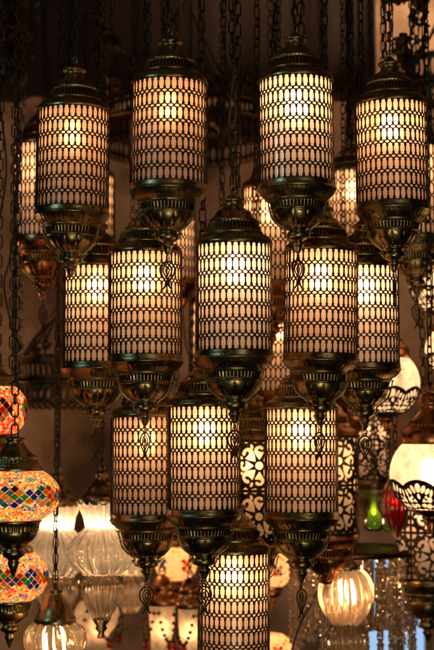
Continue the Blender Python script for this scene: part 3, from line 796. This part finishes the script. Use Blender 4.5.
leafy(403, 0, 3.3, 'dark leafy iron chandelier hanging in the top right corner before pale plaster',
      [[(-28, -10), (-10, 2), (8, 0), (22, 6)], [(0, -30), (20, 2), (22, 20), (20, 45), (10, 62), (0, 80)], [(22, 2), (13, 12), (12, 22)], [(0, 44), (-2, 58), (-12, 74)], [(0, 44), (8, 60), (6, 82)]])
leafy(20, 40, 3.45, 'dark leafy iron stem with glints beside the top left corner chandelier',
      [[(0, -50), (2, -20), (0, 10), (5, 30)], [(12, -45), (16, -10), (8, 25)]], 8)

leafy(112, 40, 3.62, 'dark leafy iron stem between the two left top-row lanterns',
      [[(-30, -42), (-14, -20), (0, -8), (8, 10), (2, 34), (10, 62)], [(0, -8), (-14, 6), (-20, 20)], [(8, 10), (20, 22), (22, 40)]], 12)
leafy(222, 88, 3.7, 'dark leafy iron ornament on the wide crown chandelier, left of the highest lantern',
      [[(-22, -30), (-8, -14), (4, -4), (16, 4), (30, 0)], [(4, -4), (2, 10), (-6, 22)]], 14)
# loose hanging cords and chains
def hanging(name, label, cat, pts, d, r=0.0022, m=RUBBER, group=None, r2=None):
    P3 = [at(x, y, d + dd) for x, y, dd in pts]
    b = P3[-1] if P3[-1].z < P3[0].z else P3[0]
    mb = MB(); tube(mb, [p - b for p in spline(P3, 8)], r, 6)
    o = mb.build(name, m); o.location = b; o['label'] = label; o['category'] = cat
    if group: o['group'] = group
    return o
hanging('cable', 'looping black cable down the left edge beside the plaster wall', 'cable', [(22, -160, 0), (16, 60, 0), (20, 150, 0.02), (14, 230, 0), (9, 262, 0), (4, 285, 0), (10, 320, 0), (16, 345, 0), (14, 372, 0)], 3.05)
hanging('cable', 'short black cable curling from the left edge at mid height', 'cable', [(-14, -160, 0), (-4, 60, 0), (6, 160, 0.0), (1, 210, 0), (-8, 250, 0)], 3.0)
hanging('cable', 'straight black cable passing the left side of the copper-lit lantern', 'cable', [(18, -160, 0), (19, 40, 0), (17, 150, 0), (15, 260, 0), (15, 350, 0), (18, 420, 0.2)], 3.12, 0.0032)
hanging('cord', 'thin black cord running down to the small squat glass lamp', 'cord', [(61, -160, 0), (60, 400, 0), (58, 470, 0), (56, 540, 0), (55, 580, 0)], 2.965, 0.0022)
hanging('cable', 'black cable slanting across the gap right of the lowest lantern', 'cable', [(345, 480, 0.1), (331, 550, 0), (318, 590, 0), (300, 625, 0), (288, 665, 0)], 3.45, 0.0026)
hanging('cable', 'dark cable curving between the mid-left chandelier and the wall', 'cable', [(66, 300, 0), (50, 322, 0.1), (34, 340, 0.1), (24, 356, 0.1)], 3.5, 0.005)
hanging('cable', 'thin cable curving behind the centre lantern’s left side', 'cable', [(176, 200, 0), (182, 300, 0), (186, 345, 0), (196, 372, 0)], 3.6, 0.002)
def loose_chain(px, ybot, d, label, s=1.0, m=CHAIN):
    b = at(px, ybot, d); t = thing('hanging_chain', label, 'chain', b, 'bare chains hanging in the gaps')
    chain(t, 0, CEIL - b.z, s, random.uniform(0, 3), m=m)
    mb = MB(); a = [2 * PI * i / 12 for i in range(12)]
    tube(mb, [(0.006 * cos(x), 0, -0.005 + 0.007 * sin(x)) for x in a], 0.0016, 6, closed=True, nrm=(0, 1, 0)); mb.build('end_ring', m, t)
loose_chain(20, 372, 3.35, 'long bare brass chain down the left side below the copper-lit lantern', 1.0, BRASS)
loose_chain(57, 470, 3.95, 'twisted dark chain hanging below the mid-left chandelier', 1.3)
loose_chain(349, 150, 3.0, 'heavy bare chain hanging midway between the highest and right top-row lanterns', 1.2)

# ------------------------------------------------------------------ crystal chandelier, lower right
def crystal(px, py, d):
    k = d / FPX; c = at(px, py, d); H = 122 * k
    t = thing('crystal_chandelier', 'crystal chandelier at the lower right, bead strings under a dark brass tray rim', 'chandelier', (c.x, d, c.z - H))
    mb = MB(); R = 62 * k
    lathe(mb, [(10 * k, H + 6 * k), (R * .6, H + 2 * k), (R * .97, H - 1 * k), (R * 1.03, H + 1.5 * k), (R * 1.06, H - 2 * k), (R * 1.0, H - 5 * k), (R * .92, H - 6 * k), (R * .5, H - 4 * k), (10 * k, H - 4 * k)], 80)
    mb.build('tray', DARKBR, t)
    rnd = random.Random(4)
    n = 26
    for row, (rf, L) in enumerate(((0.96, 108), (0.72, 92))):
        for i in range(n if row == 0 else 18):
            mb = MB(); a = 2 * PI * i / (n if row == 0 else 18) + rnd.uniform(-.03, .03)
            if rnd.random() < .15: continue
            z = H - 8 * k; l = L * rnd.uniform(.75, 1.0)
            while z > H - l * k:
                q = rnd.choice([1.8, 2.4, 3.2]) * k
                lathe(mb, [(0.01, q * 1.2), (q * .95, q * .35), (q, -q * .3), (0.01, -q * 1.2)], 6, c=(R * rf * cos(a), R * rf * sin(a), z))
                z -= 2.5 * q
            mb.build('bead_string', CRYST, t)
    # long flat prisms
    for i in range(9):
        mb = MB(); a = -PI / 2 + (i - 4) * 0.19; rr = R * 0.86
        x, y, z = rr * cos(a), rr * sin(a), H - 14 * k
        lathe(mb, [(0.01, 0), (2.2 * k, -3 * k), (2.8 * k, -22 * k), (0.01, -30 * k)], 4, c=(x, y, z))
        lathe(mb, [(0.01, 0), (2.2 * k, -3 * k), (2.8 * k, -22 * k), (0.01, -30 * k)], 4, c=(x, y, z - 29 * k))
        mb.build('prism', CRYST, t)
    for i in range(6):
        mb = MB(); a = i * PI / 3; ball(mb, (R * .42 * cos(a), R * .42 * sin(a), H - 22 * k), 2.6 * k, 8, 6, sz=1.6); mb.build('bulb', BULB_SOFT, t)  # bulbs added to make the crystals glint
    mb = MB()
    tube(mb, [(0, 0, H), (0, 0, CEIL - (c.z - H))], 2.2 * k, 8); mb.build('stem', DARKBR, t)
crystal(352, 549, 3.55)
glass_lamp(346, 568, 3.26, [(13, 0), (21, 8), (25, 19), (25, 31), (21, 43), (14, 53), (16, 58), (20, 66), (18, 78), (8, 88), (1, 90)], 'hot ribbed glass globe before the crystals right of the lowest brass bowl', 18, [(14, -2), (15, 0), (15, 3), (10, 6), (6, 10), (0.01, 11)], 24, bulbr=5.5)
# glowing panes added to imitate blue glints behind the crystals
def glint_pane(px0, px1, py0, py1, d, label):
    a, b = at(px0, py1, d), at(px1, py0, d); w, h = b.x - a.x, b.z - a.z
    t = thing('glint', label, 'glint', (a.x, d, a.z), 'small glowing panes added as blue glints')
    def box(mb, x0, x1, y0, y1, z0, z1, mi=0):
        vs = [(x, y, z) for x in (x0, x1) for y in (y0, y1) for z in (z0, z1)]
        mb.add(vs, [(0, 1, 3, 2), (4, 6, 7, 5), (0, 4, 5, 1), (2, 3, 7, 6), (0, 2, 6, 4), (1, 5, 7, 3)], mi, False)
    f = MB(); e = 0.02
    box(f, -e, 0, -.03, .03, -e, h + e); box(f, w, w + e, -.03, .03, -e, h + e); box(f, 0, w, -.028, .03, -e, 0); box(f, 0, w, -.028, .03, h, h + e)
    box(f, 0, w, -.02, 0.0, h * .42, h * .42 + .012); f.build('frame', DARKBR, t)
    g = MB(); box(g, 0, w, .004, .010, 0, h); g.build('pane', GLINT, t)
glint_pane(374, 392, 558, 616, 4.4, 'added upright pale blue window glimpsed behind the crystal strings')
glint_pane(366, 394, 628, 690, 4.42, 'added pale blue window at the bottom edge under the crystal strings')
glint_pane(404, 424, 618, 690, 4.44, 'added pale blue window at the bottom right under the dim floral lantern')

# ruby and green glass
def vessel(name, label, cat, px, ybot, d, prof, ribs, m, metal_m=BRASS, hang=True):
    k = d / FPX; c = at(px, ybot, d)
    t = thing(name, label, cat, c)
    mb = MB(); pr = [(r * k, z * k) for r, z in smooth_prof(prof, 4)]
    lathe(mb, pr, max(48, ribs * 6), mod=(lambda a, r, z: .7 * k * cos(a * ribs) * min(1, r / (6 * k))) if ribs else None)
    mb.build('glass_body', m, t); zt = prof[-1][1] * k; r = prof[-1][0]
    mb = MB(); lathe(mb, [((r + 1) * k, zt - 2 * k), ((r + 1.5) * k, zt), (r * k, zt + 3 * k), (2 * k, zt + 7 * k), (0.01, zt + 8 * k)], 32); mb.build('cap', metal_m, t)
    mb = MB(); ball(mb, (0, 0, zt * .5), 2.6 * k, 10, 8, sz=1.4); mb.build('bulb', BULB_VDIM, t)
    if hang: chain(t, zt + 7 * k, CEIL - c.z - zt - 7 * k, 0.9, 0.7)
vessel('teardrop_lamp', 'ruby red ribbed teardrop lamp beside the large ball lamp', 'lamp', 396, 538, 3.25, [(0.3, 0), (4, 6), (10, 18), (13.5, 32), (12, 46), (7, 58), (4, 66), (3.5, 72)], 12, REDG)
vessel('bottle_lamp', 'bright green glass bottle lamp left of the ruby teardrop', 'lamp', 374, 531, 3.6, [(6, 0), (10, 3), (11, 12), (8.5, 20), (4, 28), (2.8, 36), (2.6, 40)], 0, GRNG)
vessel('bottle_lamp', 'second green glass bottle lamp, half behind the ruby teardrop', 'lamp', 389, 531, 3.7, [(6, 0), (8, 3), (8, 14), (6, 24), (3, 34), (2.8, 42), (2.6, 46)], 0, GRNG)

# ------------------------------------------------------------------ setting
mb = MB(); W = 3.2
n = 40
vs, fs = [], []
for i in range(n + 1):
    for j in range(n + 1):
        x = -W + 2 * W * i / n; z = -2.0 + (CEIL + 2.05) * j / n
        vs.append((x, 4.7 + 0.03 * sin(x * 3.1) * cos(z * 2.3), z))
for i in range(n):
    for j in range(n): a = i * (n + 1) + j; fs.append((a, a + n + 1, a + n + 2, a + 1))
mb.add(vs, fs); w_ = mb.build('wall', WALL); w_['kind'] = 'structure'
mb = MB(); mb.add([(-W, -1.5, CEIL), (W, -1.5, CEIL), (W, 4.9, CEIL), (-W, 4.9, CEIL)], [(0, 1, 2, 3)]); c_ = mb.build('ceiling', WALL); c_['kind'] = 'structure'

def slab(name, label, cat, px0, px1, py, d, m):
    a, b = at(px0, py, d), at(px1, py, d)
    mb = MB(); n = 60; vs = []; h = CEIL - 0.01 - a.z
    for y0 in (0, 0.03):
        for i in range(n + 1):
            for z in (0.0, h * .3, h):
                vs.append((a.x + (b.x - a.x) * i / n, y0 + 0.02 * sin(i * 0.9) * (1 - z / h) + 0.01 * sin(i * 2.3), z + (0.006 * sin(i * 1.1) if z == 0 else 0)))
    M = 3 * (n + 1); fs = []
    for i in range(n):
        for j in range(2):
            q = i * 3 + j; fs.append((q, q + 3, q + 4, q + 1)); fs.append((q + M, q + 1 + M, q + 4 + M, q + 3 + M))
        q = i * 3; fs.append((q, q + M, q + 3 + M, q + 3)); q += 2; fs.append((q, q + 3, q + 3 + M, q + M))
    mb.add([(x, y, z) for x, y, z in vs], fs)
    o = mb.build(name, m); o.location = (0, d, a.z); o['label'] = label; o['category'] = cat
BACKDROP = plain('backdrop_brown', (0.016, 0.006, 0.003), 0.9)
slab('dark_backdrop', 'added dark red-brown cloth hanging behind the chains at the top', 'backdrop', -120, 376, 98, 4.35, BACKDROP)  # sheet added to darken the upper background
# ------------------------------------------------------------------ added fill lights, unseen
def area(name, loc, target, size, power, col):
    l = bpy.data.lights.new(name, 'AREA'); l.energy = power; l.color = col; l.size = size; l.shape = 'DISK'
    o = bpy.data.objects.new(name, l); C.objects.link(o); o.location = loc
    o.rotation_euler = (Vector(target) - Vector(loc)).to_track_quat('-Z', 'Y').to_euler(); return o
area('fill_light', (-2.1, 1.0, 1.1), (-0.1, 2.7, 0.35), 0.2, 5.5, (0.45, 0.85, 1.0))
area('fill_light', (1.4, -0.8, 0.9), (0, 3, 0.2), 0.6, 5, (1.0, 0.84, 0.64))  # warm fill added from the front
area('fill_light', (0.3, -0.5, -1.3), (0, 3, 0.4), 0.9, 19, (1.0, 0.82, 0.54))  # fill added from below to brighten the metal bowls
area('back_fill', (-0.2, 4.52, 1.46), (-0.25, 4.66, 0.6), 0.12, 2.4, (1.0, 0.62, 0.42))  # wash added behind the dark sheet to warm the wall
area('back_fill', (-0.75, 4.5, 1.46), (-0.7, 4.66, 0.6), 0.12, 0.6, (1.0, 0.62, 0.42))
area('back_fill', (0.1, 4.0, 1.5), (0.12, 4.35, 1.35), 0.15, 1.6, (1.0, 0.6, 0.32))  # added for a brown glow on the dark sheet
area('back_fill', (0.78, 4.2, 1.5), (0.65, 4.7, 1.3), 0.2, 4.5, (1.0, 0.66, 0.42))
area('back_fill', (-1.7, 4.0, -0.3), (-0.6, 4.7, 0.2), 0.4, 6.5, (1.0, 0.55, 0.28))  # side fill added to brighten the wall, in place of unseen lanterns
area('back_fill', (1.8, 4.0, -0.3), (0.6, 4.7, 0.3), 0.4, 4, (1.0, 0.55, 0.28))

w = bpy.data.worlds.new('World'); S.world = w; w.use_nodes = True
bg = w.node_tree.nodes['Background']; bg.inputs[0].default_value = (0.9, 0.75, 0.65, 1); bg.inputs[1].default_value = 0.006

# ------------------------------------------------------------------ camera
cam = bpy.data.cameras.new('camera'); co = bpy.data.objects.new('camera', cam); C.objects.link(co)
co.location = (0, 0, 0); co.rotation_euler = (PI / 2 + PITCH, 0, 0)
cam.sensor_fit = 'VERTICAL'; cam.sensor_height = 36; cam.lens = FPX / 650 * 36
cam.clip_start = 0.05; cam.clip_end = 50
cam.dof.use_dof = True; cam.dof.focus_distance = 2.68; cam.dof.aperture_fstop = cam.lens / 1000 / 0.019
cam.dof.aperture_blades = 0
S.camera = co
S.view_settings.view_transform = 'Standard'; S.view_settings.look = 'None'; S.view_settings.exposure = 0; S.view_settings.gamma = 1
S.render.engine = 'CYCLES'
S.cycles.max_bounces = 10; S.cycles.transmission_bounces = 8; S.cycles.diffuse_bounces = 4; S.cycles.glossy_bounces = 4
S.cycles.sample_clamp_indirect = 4; S.cycles.use_light_tree = True
S.cycles.caustics_refractive = True; S.cycles.caustics_reflective = False
